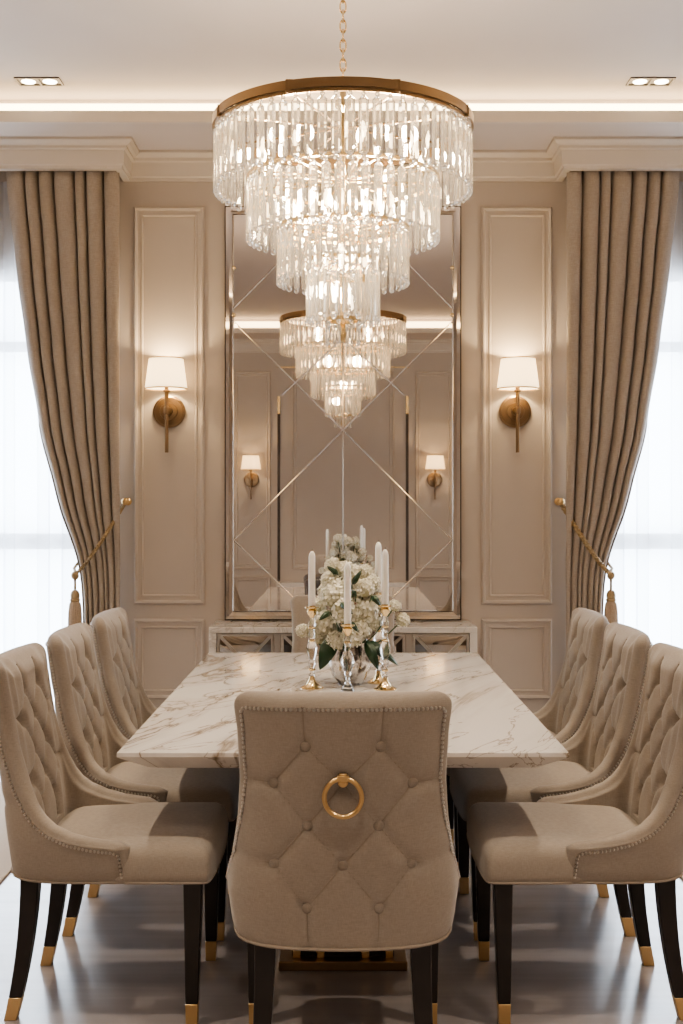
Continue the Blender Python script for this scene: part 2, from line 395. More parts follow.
for sg in (-1, 1):
    side = 'left' if sg < 0 else 'right'
    cu = make_curtain(sg).build('curtain', M_curtain, smooth=180)
    sd = cu.modifiers.new('cloth', 'SOLIDIFY'); sd.thickness = .004; sd.offset = 1
    tag(cu, 'taupe pleated floor-length drape tied back at the %s window' % side, 'curtain', 'tied-back drapes')
    # sheer
    def sh(u, v, sg=sg):
        q = 1.30 + u*1.72; z = .02 + v*3.25; th = q*44+1.1*math.sin(q*9)+.5*math.sin(q*23)
        x = q + .016*math.sin(2*th+.8); y = 6.858 + .024*math.sin(th)
        return (sg*x, y, z)
    m = MB(); m.grid(sh, 300, 8)
    tag(m.build('sheer_curtain', M_sheer, smooth=180), 'translucent white voile sheer hanging across the %s window' % side, 'sheer curtain', 'voile sheers')
    # tieback: hook, two-strand rope, knot, tassel
    tb = thing('curtain_tieback', 'twisted gold rope tieback with taupe tassel on the %s drape' % side, 'tieback', (sg*1.215, WY, 1.47), 0, 'rope tiebacks')
    def L(x, y, z): return (x-sg*1.215, y-WY, z-1.47)
    hk = MB(); c0 = L(sg*1.215, WY-.0, 1.47)
    hk.tube([c0, (c0[0], c0[1]-.10, c0[2])], .006); hk.sphere((c0[0], c0[1]-.105, c0[2]), .021); hk.sphere((c0[0], c0[1]-.01, c0[2]), .022, s=(1,.4,1))
    hk.build('wall_hook', M_brass, tb)
    A = Vector(L(sg*1.218, 6.80, 1.455)); Bv = Vector(L(sg*1.462, 6.685, 1.075)); rp = MB()
    for ph in (0, PI):
        pts = []
        for i in range(49):
            t = i/48; p = A.lerp(Bv, t); p.y -= .055*math.sin(PI*min(1, t*1.15)) ; p.z -= .035*math.sin(PI*t)
            an = t*2*PI*11+ph; pts.append((p.x+.0075*math.cos(an)*.8, p.y+.0075*math.sin(an), p.z+.0075*math.cos(an)*.6))
        rp.tube(pts, .0088, 6)
    back = [L(sg*1.462, 6.685, 1.075), L(sg*1.488, 6.75, 1.10), L(sg*1.46, 6.80, 1.15), L(sg*1.33, 6.815, 1.32), L(sg*1.222, 6.815, 1.46)]
    rp.tube(back, .009, 6); rp.build('rope', M_rope, tb)
    ts = MB(); k0 = L(sg*1.466, 6.675, 1.065); ts.sphere(k0, .022, s=(1,1,1.1)); ts.build('knot', M_rope, tb)
    td = MB(); td.tube([k0, (k0[0], k0[1], k0[2]-.085)], .007, 6); td.build('cord', M_rope, tb)
    hd = MB(); hd.lathe([(.004,-.075),(.018,-.085),(.025,-.10),(.026,-.12),(.022,-.124),(.028,-.129),(.028,-.139),(.02,-.143)], 20, k0); hd.build('tassel_head', M_rope, tb)
    sk = MB(); vs = []
    nn = 40; prof = [(.020,-.138),(.029,-.155),(.034,-.20),(.036,-.28),(.037,-.345),(.030,-.35)]
    rings = [[(k0[0]+r*(1+.09*(j % 2))*math.cos(2*PI*j/nn), k0[1]+r*(1+.09*(j % 2))*math.sin(2*PI*j/nn), k0[2]+z) for j in range(nn)] for r, z in prof]
    sk.loops(rings); sk.build('tassel_skirt', M_tassel, tb)

# ------------------------------------------------------------------ dining chairs
PLAN = [(0,-.300),(.06,-.298),(.12,-.291),(.17,-.278),(.205,-.260),(.232,-.235),(.250,-.203),(.261,-.155),(.267,-.09),(.266,-.01),(.261,.065)]
def catmull(P, n=12):
    out = []
    for i in range(len(P)-1):
        p0 = P[i-1] if i else (-P[1][0], P[1][1]); p1 = P[i]; p2 = P[i+1]; p3 = P[i+2] if i+2 < len(P) else (2*P[-1][0]-P[-2][0], 2*P[-1][1]-P[-2][1])
        for k in range(n):
            t = k/n
            out.append(tuple(.5*((2*p1[j])+(-p0[j]+p2[j])*t+(2*p0[j]-5*p1[j]+4*p2[j]-p3[j])*t*t+(-p0[j]+3*p1[j]-3*p2[j]+p3[j])*t**3) for j in (0, 1)))
    out.append(P[-1]); return out
PC = catmull(PLAN); ARC = [0]
for p, q in zip(PC, PC[1:]): ARC.append(ARC[-1]+math.dist(p, q))
def plan(a):
    sg = 1 if a >= 0 else -1; a = min(abs(a), ARC[-1]-1e-6)
    lo, hi = 0, len(ARC)-1
    while hi-lo > 1:
        md = (lo+hi)//2
        if ARC[md] <= a: lo = md
        else: hi = md
    t = (a-ARC[lo])/(ARC[hi]-ARC[lo]); p, q = PC[lo], PC[hi]
    # tangent averaged for smooth normals
    i0, i1 = max(0, lo-2), min(len(PC)-1, hi+2); tx, ty = PC[i1][0]-PC[i0][0], PC[i1][1]-PC[i0][1]
    if lo < 2: tx, ty = 1, ty*(lo+t)/3
    l_ = math.hypot(tx, ty); nx, ny = -ty/l_, tx/l_           # inward
    return sg*(p[0]+(q[0]-p[0])*t), p[1]+(q[1]-p[1])*t, sg*nx, ny
def arc_at_y(y):
    for i, p in enumerate(PC):
        if p[1] >= y and i: 
            q = PC[i-1]; return ARC[i-1]+(ARC[i]-ARC[i-1])*((y-q[1])/(p[1]-q[1]))
    return ARC[-1]
WS = [(.385,.965),(.43,1.035),(.52,1.07),(.60,1.055),(.70,1.04),(.80,1.06),(.90,1.10),(1.01,1.16)]
def lean(z): return .125*(z-.40)
RIM = [(.065,.497),(.05,.500),(.02,.503),(-.03,.510),(-.085,.524),(-.135,.547),(-.165,.573),(-.187,.605),(-.205,.645),(-.219,.69),(-.231,.74),(-.239,.79),(-.2435,.85),(-.246,.92),(-.247,.972)]
rim_rows = []
for (y0, z0), (y1, z1) in zip(RIM, RIM[1:]):
    k = max(1, int(max(abs(y1-y0)/.012, (z1-z0)/.011)))
    for i in range(k):
        t = i/k; rim_rows.append((arc_at_y(y0+(y1-y0)*t), z0+(z1-z0)*t))
rim_rows.append((arc_at_y(RIM[-1][0]), RIM[-1][1]))
AM = ARC[-1]
ZT = 1.012
def seg_d(s, z, A, B):
    ax, az = A; bx, bz = B; dx, dz = bx-ax, bz-az; t = max(0, min(1, ((s-ax)*dx+(z-az)*dz)/(dx*dx+dz*dz)))
    return math.hypot(s-ax-dx*t, z-az-dz*t)
def tuft_layout(rows):
    B = []
    for i, z in enumerate(rows):
        B += [(-.080, z), (.080, z)] if i % 2 == 0 else [(-.155, z), (0, z), (.155, z)]
    S = []
    for i in range(len(rows)-1):
        a = [p for p in B if p[1] == rows[i]]; c = [p for p in B if p[1] == rows[i+1]]
        S += [(p, q) for p in a for q in c if abs(abs(p[0]-q[0])-.0775) < .008]
    T = [p for p in B if p[1] == rows[0]]; Bo = [p for p in B if p[1] == rows[-1]]
    V = [(p, (p[0]*1.05, ZT+.02)) for p in T]; W = [(p, (p[0]*1.02, .37)) for p in Bo]
    H = [(p, (p[0]*1.75, p[1]+.012)) for p in B if abs(p[0]) > .14]
    return B, S+V+W+H
FB, FS = tuft_layout([.918, .832, .746, .66, .575])
RB, RS = tuft_layout([.888, .80, .70, .605, .50])
def tuft(s, z, Bt, Sg, d, wd, db, wb):
    h = 0
    m = min(seg_d(s, z, a, c) for a, c in Sg); h += d*.8*math.exp(-(m/wd)**2) + d*.6*math.exp(-(m/(wd*3.5))**2)
    m = min(math.hypot(s-a, z-c) for a, c in Bt); h += db*math.exp(-(m/wb)**2)
    return h
def thick(a, z):
    c = abs(a)
    t = lerp_table([(0,.088),(.12,.086),(.19,.064),(.25,.046),(.6,.040)], c)
    return t*lerp_table([(.4,1.0),(.62,1.10),(.8,.98),(1.02,.86)], z)
def shell_pt(a, z, depth, am=None):
    """depth 0 = outer skin, 1 = inner skin (with tufting on both)"""
    x, y, nx, ny = plan(a); x *= lerp_table(WS, z); t = thick(a, z)
    fade = 1
    if am is not None: fade = max(0, min(1, (am-abs(a))/.03)); fade = fade*fade*(3-2*fade)
    fade *= max(0, min(1, (.99-z)/.03))
    if depth >= .999:
        off = t
        if z > .5: off -= fade*tuft(a, z, FB, FS, .0130, .0070, .033, .017)
        off += fade*.014
    elif depth <= .001:
        off = fade*tuft(a, z, RB, RS, .0045, .0050, .009, .014) - fade*.004
    else: off = t*depth
    return Vector((x+nx*off, y+ny*off-lean(z), z))
def make_backrest():
    rows = [(AM, z) for z in (.400,.406,.42,.44,.46,.48,.492)] + rim_rows
    NA, K = 84, 6
    rings = []
    def ring(am, z, shrink=1.0, dy=0., dz=1.):
        As = [am*(-1+2*i/NA) for i in range(NA+1)]; out = []
        O = [shell_pt(a, z, 0, am) for a in As]; I = [shell_pt(a, z, 1, am) for a in As]
        if shrink < 1:
            for i in range(NA+1):
                md = (O[i]+I[i])/2; O[i] = md+(O[i]-md)*shrink; I[i] = md+(I[i]-md)*shrink
        def arc(o, i_, a):
            md = (o+i_)/2; h = (o-i_)/2; x, y, nx, ny = plan(a); tx, ty = (ny, -nx) if a > 0 else (-ny, nx)
            bl = h.length*.62; res = []
            for k in range(1, K):
                th = PI*k/K; p = md+h*math.cos(th); q = bl*math.sin(th); res.append(p+Vector((tx*dy*q, ty*dy*q, dz*q)))
            return res
        return O + arc(O[-1], I[-1], am) + I[::-1] + arc(I[0], O[0], -am)[::1]
    for i, (am, z) in enumerate(rows):
        if i < 8: dy, dz = 1, 0
        else:
            p, q = rows[max(0, i-1)], rows[min(len(rows)-1, i+1)]; da, dzz = q[0]-p[0], q[1]-p[1]; l_ = math.hypot(da, dzz); dy, dz = dzz/l_, -da/l_
        rings.append(ring(am, z, 1, dy, dz))
    a0 = rows[-1][0]
    for k in range(1, 8):
        th = PI/2*k/7; z = rows[-1][1]+(ZT-rows[-1][1])*math.sin(th); am = a0-.034*(1-math.cos(th))
        rings.append(ring(am, z, max(.05, math.cos(th)), 1, 0))
    m = MB(); n = len(rings[0]); vs = [p for r in rings for p in r]
    fs = [(i*n+k, i*n+(k+1) % n, (i+1)*n+(k+1) % n, (i+1)*n+k) for i in range(len(rings)-1) for k in range(n)]
    # end caps: strip between outer and inner skins
    for base in (0, (len(rings)-1)*n):
        for i in range(NA): fs.append((base+i, base+i+1, base+NA+K-1+(NA-i-1)+1, base+NA+K-1+(NA-i)+1))
        fs.append(tuple(base+NA+k for k in range(K+1))); fs.append((base,)+tuple(base+n-1-k for k in range(K-1))+(base+2*NA+K,))
    m.add(vs, fs); return m
def nail_path():
    pts = []
    for z in [.408+.01*i for i in range(8)]: pts.append((AM-.018, z))
    prev = pts[-1]
    D = .019
    for i in range(len(rim_rows)):
        p, q = rim_rows[max(0, i-1)], rim_rows[min(len(rim_rows)-1, i+1)]; da, dz = q[0]-p[0], q[1]-p[1]; l_ = math.hypot(da, dz)
        a, z = rim_rows[i][0]-dz/l_*D, rim_rows[i][1]+da/l_*D*(.8 if i < 30 else 1)
        if a < AM-.018 and z < .975: pts.append((a, z))
    a1 = pts[-1][0]; pts += [(a1-.002, .971), (a1-.010, .975)]
    n_ = 40
    for i in range(1, n_+1): pts.append(((a1-.010)*(1-i/n_), .975))
    P = [shell_pt(a, z, 0) for a, z in pts]; out = [P[0]]; acc = 0
    for p, q in zip(P, P[1:]):
        L_ = (q-p).length; pos = 0
        while acc+(L_-pos) >= .0108:
            pos += .0108-acc; acc = 0; out.append(p.lerp(q, pos/L_))
        acc += L_-pos
    return out
SEAT = [(0,.298),(.12,.296),(.20,.292),(.246,.285),(.258,.266),(.259,.20),(.258,.10),(.254,.03),(.236,-.01),(.222,-.08),(.212,-.15),(.19,-.19),(.12,-.21),(0,-.215)]
SP = catmull(SEAT, 5); SLOOP = SP + [(-x, y) for x, y in SP[-2:0:-1]]
def make_seat():
    rings = []
    for k, z in ((.985,.400),(1.0,.406),(1.004,.425),(1.0,.445),(.995,.459),(.985,.472),(.967,.483),(.94,.492),(.90,.499),(.80,.506),(.6,.511),(.35,.514),(.12,.515)):
        rings.append([(x*k*1.065, .04+(y-.04)*k, z) for x, y in SLOOP])
    return MB().loops(rings)
def square_leg(path, w0, w1):
    rings = []
    for i, (x, y, z) in enumerate(path):
        t = i/(len(path)-1); h = (w0+(w1-w0)*t)/2; rings.append([(x-h,y-h,z),(x+h,y-h,z),(x+h,y+h,z),(x-h,y+h,z)])
    return MB().loops(rings)
def make_chair(ring_pull):
    root = thing('dining_chair', 'x', 'chair')
    make_seat().build('seat', M_chair, root, smooth=50)
    bk = make_backrest().build('backrest', M_chair, root, smooth=60)
    nm = MB()
    for i, p in enumerate(nail_path()):
        nm.sphere(p, .0046, 6, 4)
        if abs(p.x) > 1e-4: nm.sphere((-p.x, p.y, p.z), .0046, 6, 4)
    nm.build('nailhead_trim', M_nail, root)
    pp = MB(); pts = []
    for i in range(33):
        a = AM*(-1+2*i/32); q = shell_pt(a, .403, 0); x, y, nx, ny = plan(a); pts.append((q.x-nx*.002, q.y-ny*.002, .402))
    fr = [(x, y) for x, y in SLOOP if y > .04]; frR = [p for p in fr if p[0] >= 0]; frR.sort(key=lambda p: p[1]); 
    right = sorted([p for p in SP if p[1] > .05], key=lambda p: -SP.index(p)); left = [(-x, y) for x, y in right[::-1]][1:]
    pts += [(x*1.055, .04+(y-.04)*.99, .402) for x, y in right + left]
    pp.tube(pts, .0042, 6, closed=True); pp.build('piping', M_chair_dark, root)
    def seams_and_creases(SG, depth, zlo, rad):
        sm_ = MB()
        for A_, B_ in SG:
            L_ = math.dist(A_, B_); n_ = max(4, int(L_/.008)); pts = []
            for i in range(n_+1):
                t = i/n_; a, z = A_[0]+(B_[0]-A_[0])*t, A_[1]+(B_[1]-A_[1])*t
                if z < zlo or z > .984 or abs(a) > .222: break
                x, y, nx, ny = plan(a); q = shell_pt(a, z, depth); k = -.0004 if depth < .5 else .0004
                pts.append((q.x+nx*k, q.y+ny*k, q.z))
            if len(pts) > 3: sm_.tube(pts, rad, 6)
        sm_.build('tufting_seam_and_crease_shade', M_chair_dark, root)
    seams_and_creases(FS, 1, .50, .0017)  # front creases are folds; dark tubes stand in for the shade in them
    if ring_pull: seams_and_creases(RS, 0, .412, .0016)
    def button(a, z, depth):
        p = shell_pt(a, z, depth); e = .004; du = shell_pt(a+.02, z, depth)-shell_pt(a-.02, z, depth); dv = shell_pt(a, z+.02, depth)-shell_pt(a, z-.02, depth)
        x, y, nx, ny = plan(a); nrm = Vector((nx, ny, .2)).normalized() if depth > .5 else Vector((-nx, -ny, -.2)).normalized()
        m = MB(); m.sphere((0,0,0), .0135, 14, 8, s=(1,1,.5)); rot = nrm.to_track_quat('Z', 'Y').to_matrix()
        m.v = [tuple(rot @ Vector(v) + p + nrm*(.0035 if depth > .5 else .0055)) for v in m.v]; m.build('button', M_button, root)
    for a, z in FB:
        if z > .62: button(a, z, 1)
    if ring_pull:
        for a, z in RB:
            if not (a == 0 and z > .75): button(a, z, 0)
        p = shell_pt(0, .815, 0)
        mt = MB(); mt.box(-.014, .014, p.y-.024, p.y-.004, .812, .824); mt.sphere((0, p.y-.002, .806), .013, 12, 8, s=(1,.5,1)); mt.box(-.009, .009, p.y-.018, p.y+.006, .806, .828)
        rg = MB(); c = Vector((0, p.y-.016, .774)); pts = [(c.x+.043*math.sin(2*PI*i/40), c.y-.004*(1-math.cos(2*PI*i/40)), c.z+.043*math.cos(2*PI*i/40)) for i in range(40)]
        rg.tube(pts, .0058, 10, closed=True)
        o = rg.build('ring_pull', M_brass, root); mt.build('ring_mount', M_brass, o, bevel=.003)
    for sg in (-1, 1):
        def leg(path, w0, w1):
            # split the lowest 62 mm off as the brass cap
            zc = .062; i = next(k for k, p in enumerate(path) if p[2] <= zc)
            up, lo = path[:i], path[i-1:]
            t = (path[i-1][2]-zc)/(path[i-1][2]-path[i][2]); cut = tuple(path[i-1][j]+(path[i][j]-path[i-1][j])*t for j in range(3))
            tt = (i-1+t)/(len(path)-1); wc = w0+(w1-w0)*tt
            o = square_leg(up+[cut], w0, wc).build('leg', M_wood, root, smooth=25, bevel=.003)
            square_leg([cut]+path[i:], wc+.0015, w1+.0015).build('leg_cap', M_brass, o, smooth=25, bevel=.002)
        leg([(sg*(.242+.003*t/10), .240-.004*t/10, .415-.415*t/10) for t in range(11)], .052, .031)
        leg([(sg*(.186+.018*(t/12)**1.5), -.226-.006*(t/12)-.046*(t/12)**2.0, .415-.415*t/12) for t in range(13)], .052, .033)
    return root
proto = make_chair(False); head = make_chair(True)
YC = [3.64, 4.31, 4.99]
order = ['nearest the ring-pull chair', 'middle of its row', 'beside the curtain end of the table']
first = True
for sg in (-1, 1):
    for i, y in enumerate(YC):
        o = proto if first else copy_tree(proto); first = False
        o.location = ((-.656, -.648, -.638)[i] if sg < 0 else (.684, .688, .692)[i], y, 0); o.rotation_euler = (0, 0, sg*PI/2)
        side = 'left' if sg < 0 else 'right'
        o['label'] = ['taupe tufted dining chair, first on the table\'s %s side, next to the brass-ring chair',
                      'taupe tufted dining chair, middle one on the table\'s %s side',
                      'taupe tufted dining chair, last on the table\'s %s side, towards the mirror wall'][i] % side
        o['group'] = 'dining chairs along the table sides'
far = copy_tree(head); head.location = (0, 3.165, 0)
far.location = (0, 5.60, 0); far.rotation_euler = (0, 0, PI)
head['label'] = 'taupe dining chair seen from behind with a brass ring pull'
far['label'] = 'taupe dining chair at the table end behind the bouquet, before the mirrored console'
head['group'] = far['group'] = 'dining chairs at the table ends'

# ------------------------------------------------------------------ dining table
TY0, TY1, TX, TZ = 3.385, 5.70, .628, .76
tab = thing('dining_table', 'long white marble dining table with gold-brown veins on a brass-trimmed base', 'table', (0, (TY0+TY1)/2, 0))
h = (TY1-TY0)/2
def rect(i, z): return [(-TX+i, -h+i, z), (TX-i, -h+i, z), (TX-i, h-i, z), (-TX+i, h-i, z)]
MB().loops([rect(.078, .700), rect(.072, .704), rect(.004, .743), rect(0, .746), rect(0, .757), rect(.003, .76)]).build('table_top', M_marble, tab, smooth=20)
for sg in (-1, 1):
    y0, y1 = sorted((sg*.28, sg*.72))
    pd = MB().box(-.16, .16, y0, y1, .03, .700).build('pedestal', M_black, tab, smooth=0, bevel=.004)
    MB().box(-.20, .20, y0-.04, y1+.04, 0, .03).build('base_plate', M_brass_dk, pd, smooth=0, bevel=.004)
    for xx in (-.145, -.07, .07, .145):
        MB().box(xx-.012, xx+.012, y0-.008, y1+.008, .03, .700).build('brass_strip', M_brass, pd, smooth=0, bevel=.002)

# ------------------------------------------------------------------ mirror on the console
MX, MZ0, MZ1 = .667, .802, 3.137
mir = thing('wall_mirror', 'tall mirror with engraved diamond lines and mirrored border standing on the console', 'mirror', (0, WY, MZ0))
H = MZ1-MZ0
MB().box(-MX, MX, -.022, -.002, 0, H).build('mirror_backing', M_dark, mir, smooth=0)
MB().box(-MX+.05, MX-.05, -.026, -.0225, .05, H-.05).build('mirror_glass', M_mirror, mir, smooth=0)
def strip(pts4, lift=.012):
    """bevelled border strip, outer edge to inner edge"""
    (a, b_, c, d) = pts4
    ma = tuple((p+q)/2 for p, q in zip(a, d)); mb_ = tuple((p+q)/2 for p, q in zip(b_, c))
    v = [(a[0], -.023, a[1]), (b_[0], -.023, b_[1]), (mb_[0], -.023-lift, mb_[1]), (ma[0], -.023-lift, ma[1]), (c[0], -.0265, c[1]), (d[0], -.0265, d[1])]
    m = MB(); m.add(v, [(0,1,2,3), (3,2,4,5)]); return m
e = .006; i_ = .046; X = MX
O = [(-X+e, e), (X-e, e), (X-e, H-e), (-X+e, H-e)]; I = [(-X+i_, i_), (X-i_, i_), (X-i_, H-i_), (-X+i_, H-i_)]
for k in range(4):
    a, b_ = O[k], O[(k+1) % 4]; c, d = I[(k+1) % 4], I[k]
    strip((a, b_, c, d), .0004).build('border_strip', M_mirror_edge, mir, smooth=0)
def line(p, q, wd=.0075):
    px_, pz = p; qx, qz = q; dx, dz = qx-px_, qz-pz; L_ = math.hypot(dx, dz); nx, nz = -dz/L_*wd, dx/L_*wd
    m = MB(); m.add([(px_+nx,-.0265,pz+nz),(qx+nx,-.0265,qz+nz),(qx,-.0305,qz),(px_,-.0305,pz),(px_-nx,-.0265,pz-nz),(qx-nx,-.0265,qz-nz)], [(0,1,2,3),(3,2,5,4)])
    return m
def mz(y): return 1.44+(507-y)*6.88/1220-MZ0
xe = MX-.052
segs = []
for sg in (-1, 1):
    segs += [((sg*xe, mz(308)), (0, mz(198))), ((sg*xe, mz(322)), (0, mz(430))), ((0, mz(430)), (sg*xe, mz(540))), ((sg*xe, mz(540)), (sg*.20, .05)), ((0, mz(338)), (sg*.345, mz(395)))]
    segs += [((sg*(xe+.004), .05), (sg*(xe+.004), H-.05))]
segs += [((0, mz(338)), (0, mz(552)))]
for p, q in segs: line(p, q, .0042).build('engraved_line', M_groove, mir, smooth=0)
for sg in (-1, 1):
    for zz in (mz(315), mz(268)): MB().sphere((sg*xe, -.03, zz), .011, 10, 6, s=(1,.5,1)).build('stud', M_gold, mir)

# ------------------------------------------------------------------ console
con = thing('console_cabinet', 'marble-framed console with mirrored lattice doors under the mirror', 'console', (0, WY-.005, 0))
CX, CD, CH = .715, .40, .80
MB().box(-CX, CX, -CD, 0, CH-.032, CH).build('top', M_marble_pale, con, smooth=0, bevel=.003)
for sg in (-1, 1):
    a, c = sorted((sg*CX, sg*(CX-.04))); MB().box(a, c, -CD, 0, 0, CH-.032).build('side_panel', M_marble_pale, con, smooth=0, bevel=.002)
MB().box(-CX+.04, CX-.04, -CD+.04, -.01, .08, CH-.032).build('carcass', M_silver, con, smooth=0)
MB().box(-CX+.05, CX-.05, -CD+.06, -.02, 0, .08).build('plinth', M_dark, con, smooth=0)
xs = [-.672, -.385, -.008, .008, .385, .672]
for a, c in ((-.672, -.372), (-.330, -.006), (.006, .330), (.372, .672)):
    z0, z1 = .09, CH-.036
    d = MB().box(a, c, -CD+.028, -CD+.0395, z0, z1).build('door', M_mirror, con, smooth=0)
    fr = MB(); t = .013; yf = (-CD+.010, -CD+.028)
    fr.box(a, c, *yf, z0, z0+t); fr.box(a, c, *yf, z1-t, z1); fr.box(a, a+t, *yf, z0+t, z1-t); fr.box(c-t, c, *yf, z0+t, z1-t)
    fr.build('door_frame', M_silver, d, smooth=0, bevel=.003)
    la = MB()
    zt = z1-t; zb = z1-.30; cx_ = (a+c)/2
    for p, q in (((a+t, zt), (c-t, zb)), ((c-t, zt), (a+t, zb)), ((a+t, zb), (c-t, z0+t)), ((c-t, zb), (a+t, z0+t))):
        dx, dz = q[0]-p[0], q[1]-p[1]; L_ = math.hypot(dx, dz); nx, nz = -dz/L_*.008, dx/L_*.008
        y0, y1 = -CD+.014, -CD+.028
        la.add([(p[0]-nx,y0,p[1]-nz),(q[0]-nx,y0,q[1]-nz),(q[0]+nx,y0,q[1]+nz),(p[0]+nx,y0,p[1]+nz),(p[0]-nx,y1,p[1]-nz),(q[0]-nx,y1,q[1]-nz),(q[0]+nx,y1,q[1]+nz),(p[0]+nx,y1,p[1]+nz)],
               [(0,1,2,3),(0,4,5,1),(1,5,6,2),(2,6,7,3),(3,7,4,0)])
    la.build('door_lattice', M_silver, d, smooth=0)
for sg in (-.351, .351): MB().box(sg-.018, sg+.018, -CD+.02, -CD+.04, .09, CH-.036).build('stile', M_silver, con, smooth=0, bevel=.003)

# low cabinet behind the viewer, seen only in the mirror
sb = thing('low_sideboard', 'low cream sideboard with white top reflected in the mirror below the panelled wall', 'sideboard', (0, BY+.002, 0))
MB().box(-.78, .78, 0, .25, .50, .55).build('top', M_marble_pale, sb, smooth=0, bevel=.003)
MB().box(-.74, .74, .01, .22, 0, .50).build('carcass', M_trim, sb, smooth=0)
for k in range(4):
    x0 = -.74+k*.37; MB().box(x0+.008, x0+.362, .22, .235, .03, .49).build('door', M_trim, sb, smooth=0, bevel=.004)

# ------------------------------------------------------------------ wall sconces
def make_sconce():
    t = thing('wall_sconce', 'x', 'sconce')          # origin on the wall at the back plate centre, room towards -y
    bp = MB(); bp.lathe([(.0,0),(.090,0),(.092,.006),(.090,.014),(.080,.018),(.078,.022),(.05,.025),(.048,.034),(.025,.036),(.022,.06),(0,.062)], 40, caps=False)
    bp.v = [(x, -z, y) for x, y, z in bp.v]; bp.build('back_plate', M_brass_dk, t)
    st = MB(); st.tube([(0,-.05,0), (0,-.105,0)], .010, 12); st.build('arm', M_brass, t)
    rd = MB(); rd.lathe([(.0,-.235),(.010,-.235),(.0105,-.232),(.0105,-.02),(.016,-.016),(.016,.016),(.0105,.02),(.0105,.10),(.020,.105),(.020,.112),(.012,.116),(.012,.15),(0,.152)], 20, (0,-.108,0), caps=False); rd.build('rod', M_brass_dk, t)
    sh = MB(); r0, r1, z0, z1 = .117, .095, .118, .285
    sh.lathe([(r0,z0),(r1,z1),(r1-.003,z1),(r0-.003,z0),(r0,z0)], 48, (0,-.128,0), caps=False); sh.build('lamp_shade', M_shade, t)
    rr = MB()
    for z, r in ((z0, r0), (z1, r1)):
        rr.lathe([(r+.0012,z-.003),(r+.0012,z+.003),(r-.004,z+.003),(r-.004,z-.003),(r+.0012,z-.003)], 48, (0,-.128,0), caps=False)
    rr.build('shade_trim', M_brass, t)
    bl = MB(); bl.sphere((0,-.128,.19), .022, 12, 8, s=(1,1,1.3)); bl.build('bulb', M_bulb, t)
    return t
sc0 = make_sconce()
spots = [(-.982, WY, 1.978, 0, 'bronze wall sconce with lit cream shade on the wall panel left of the mirror'), (.972, WY, 1.978, 0, 'bronze wall sconce with lit cream shade on the wall panel right of the mirror'),
         (-1.09, BY, 1.765, PI, 'bronze wall sconce reflected in the left part of the mirror'), (1.09, BY, 1.765, PI, 'bronze wall sconce reflected in the right part of the mirror')]
for i, (x, y, z, rz, lab) in enumerate(spots):
    o = sc0 if i == 0 else copy_tree(sc0); o.location = (x, y, z); o.rotation_euler = (0, 0, rz); o['label'] = lab; o['group'] = 'wall sconces'
    d = -1 if rz == 0 else 1
    lt = bpy.data.lights.new('sconce_glow', 'POINT'); lt.energy = 10; lt.color = (1,.75,.43); lt.shadow_soft_size = .022
    lo = bpy.data.objects.new('sconce_glow', lt); lo.location = (x, y+d*.128, z+.24); COL.objects.link(lo)

# ------------------------------------------------------------------ twin downlights and added ceiling spots
def make_downlight():
    t = thing('recessed_downlight', 'x', 'downlight')
    f = MB(); W_, D_ = .115, .058
    f.box(-W_, W_, -D_, -D_+.010, -.006, 0); f.box(-W_, W_, D_-.010, D_, -.006, 0)
    for xx in (-W_, -.006, W_-.010): f.box(xx, xx+.010 if xx != -.006 else .006, -D_+.010, D_-.010, -.006, 0)
    f.build('trim_frame', M_dark, t, smooth=0)
    MB().box(-W_+.01, W_-.01, -D_+.01, D_-.01, -.002, -.0005).build('housing', M_dark, t, smooth=0)
    for sx in (-.055, .055):
        MB().lathe([(0,-.005),(.034,-.005),(.036,-.003)], 28, (sx,0,0), caps=False).build('lens', M_lens, t)
    return t
dl = make_downlight()
for i, (x, side) in enumerate(((-1.555, 'left'), (1.575, 'right'))):
    o = dl if i == 0 else copy_tree(dl); o.location = (x, 6.245, CZ); o['label'] = 'twin square recessed downlight in the ceiling above the %s curtain' % side; o['group'] = 'twin ceiling downlights'
def spot(x, y, e, size=95, blend=.6, soft=.04, z=CZ-.03, aim=None, col=(1,.86,.69)):
    lt = bpy.data.lights.new('downlight_and_added_beam', 'SPOT'); lt.energy = e; lt.color = col; lt.spot_size = math.radians(size); lt.spot_blend = blend; lt.shadow_soft_size = soft
    lo = bpy.data.objects.new('downlight_and_added_beam', lt); lo.location = (x, y, z); COL.objects.link(lo)
    if aim: lo.rotation_euler = (Vector(aim)-Vector(lo.location)).to_track_quat('-Z', 'Y').to_euler()
for x in (-1.56, 1.56):
    spot(x, 6.2, 18, size=48)
    spot(x, 4.3, 130); spot(x, 2.6, 130); spot(x, .9, 90)  # added spots without fixtures, placed to shape the shadows below
spot(0, 1.2, 60);  # added too, no fixture here, brightens the near end

# ------------------------------------------------------------------ chandelier
CY = 4.52
ch = thing('chandelier', 'large five-tier crystal prism chandelier with a brass rim hanging over the table', 'chandelier', (0, CY, 0))
TIERS = [  # radius, top z, prism length, count, width
    (.470, 2.822, .212, 64, .035), (.350, 2.640, .205, 48, .034), (.238, 2.460, .185, 36, .031), (.130, 2.340, .205, 18, .033), (.062, 2.125, .075, 8, .016)]
def prism_mesh(L, w_):
    m = MB(); d = w_*.5; c = w_*.27
    sec = [(-w_/2, 0), (-w_/2+c, -d/2), (w_/2-c, -d/2), (w_/2, 0), (w_/2-c, d/2), (-w_/2+c, d/2)]
    rings = [[(x*.45, y*.45, -.016) for x, y in sec], [(x, y, -.026) for x, y in sec], [(x, y, -L+.010) for x, y in sec], [(x*.55, y*.6, -L) for x, y in sec]]
    m.loops(rings); m.sphere((0,0,-.007), .0085, 8, 6); return m
stuff = MB()
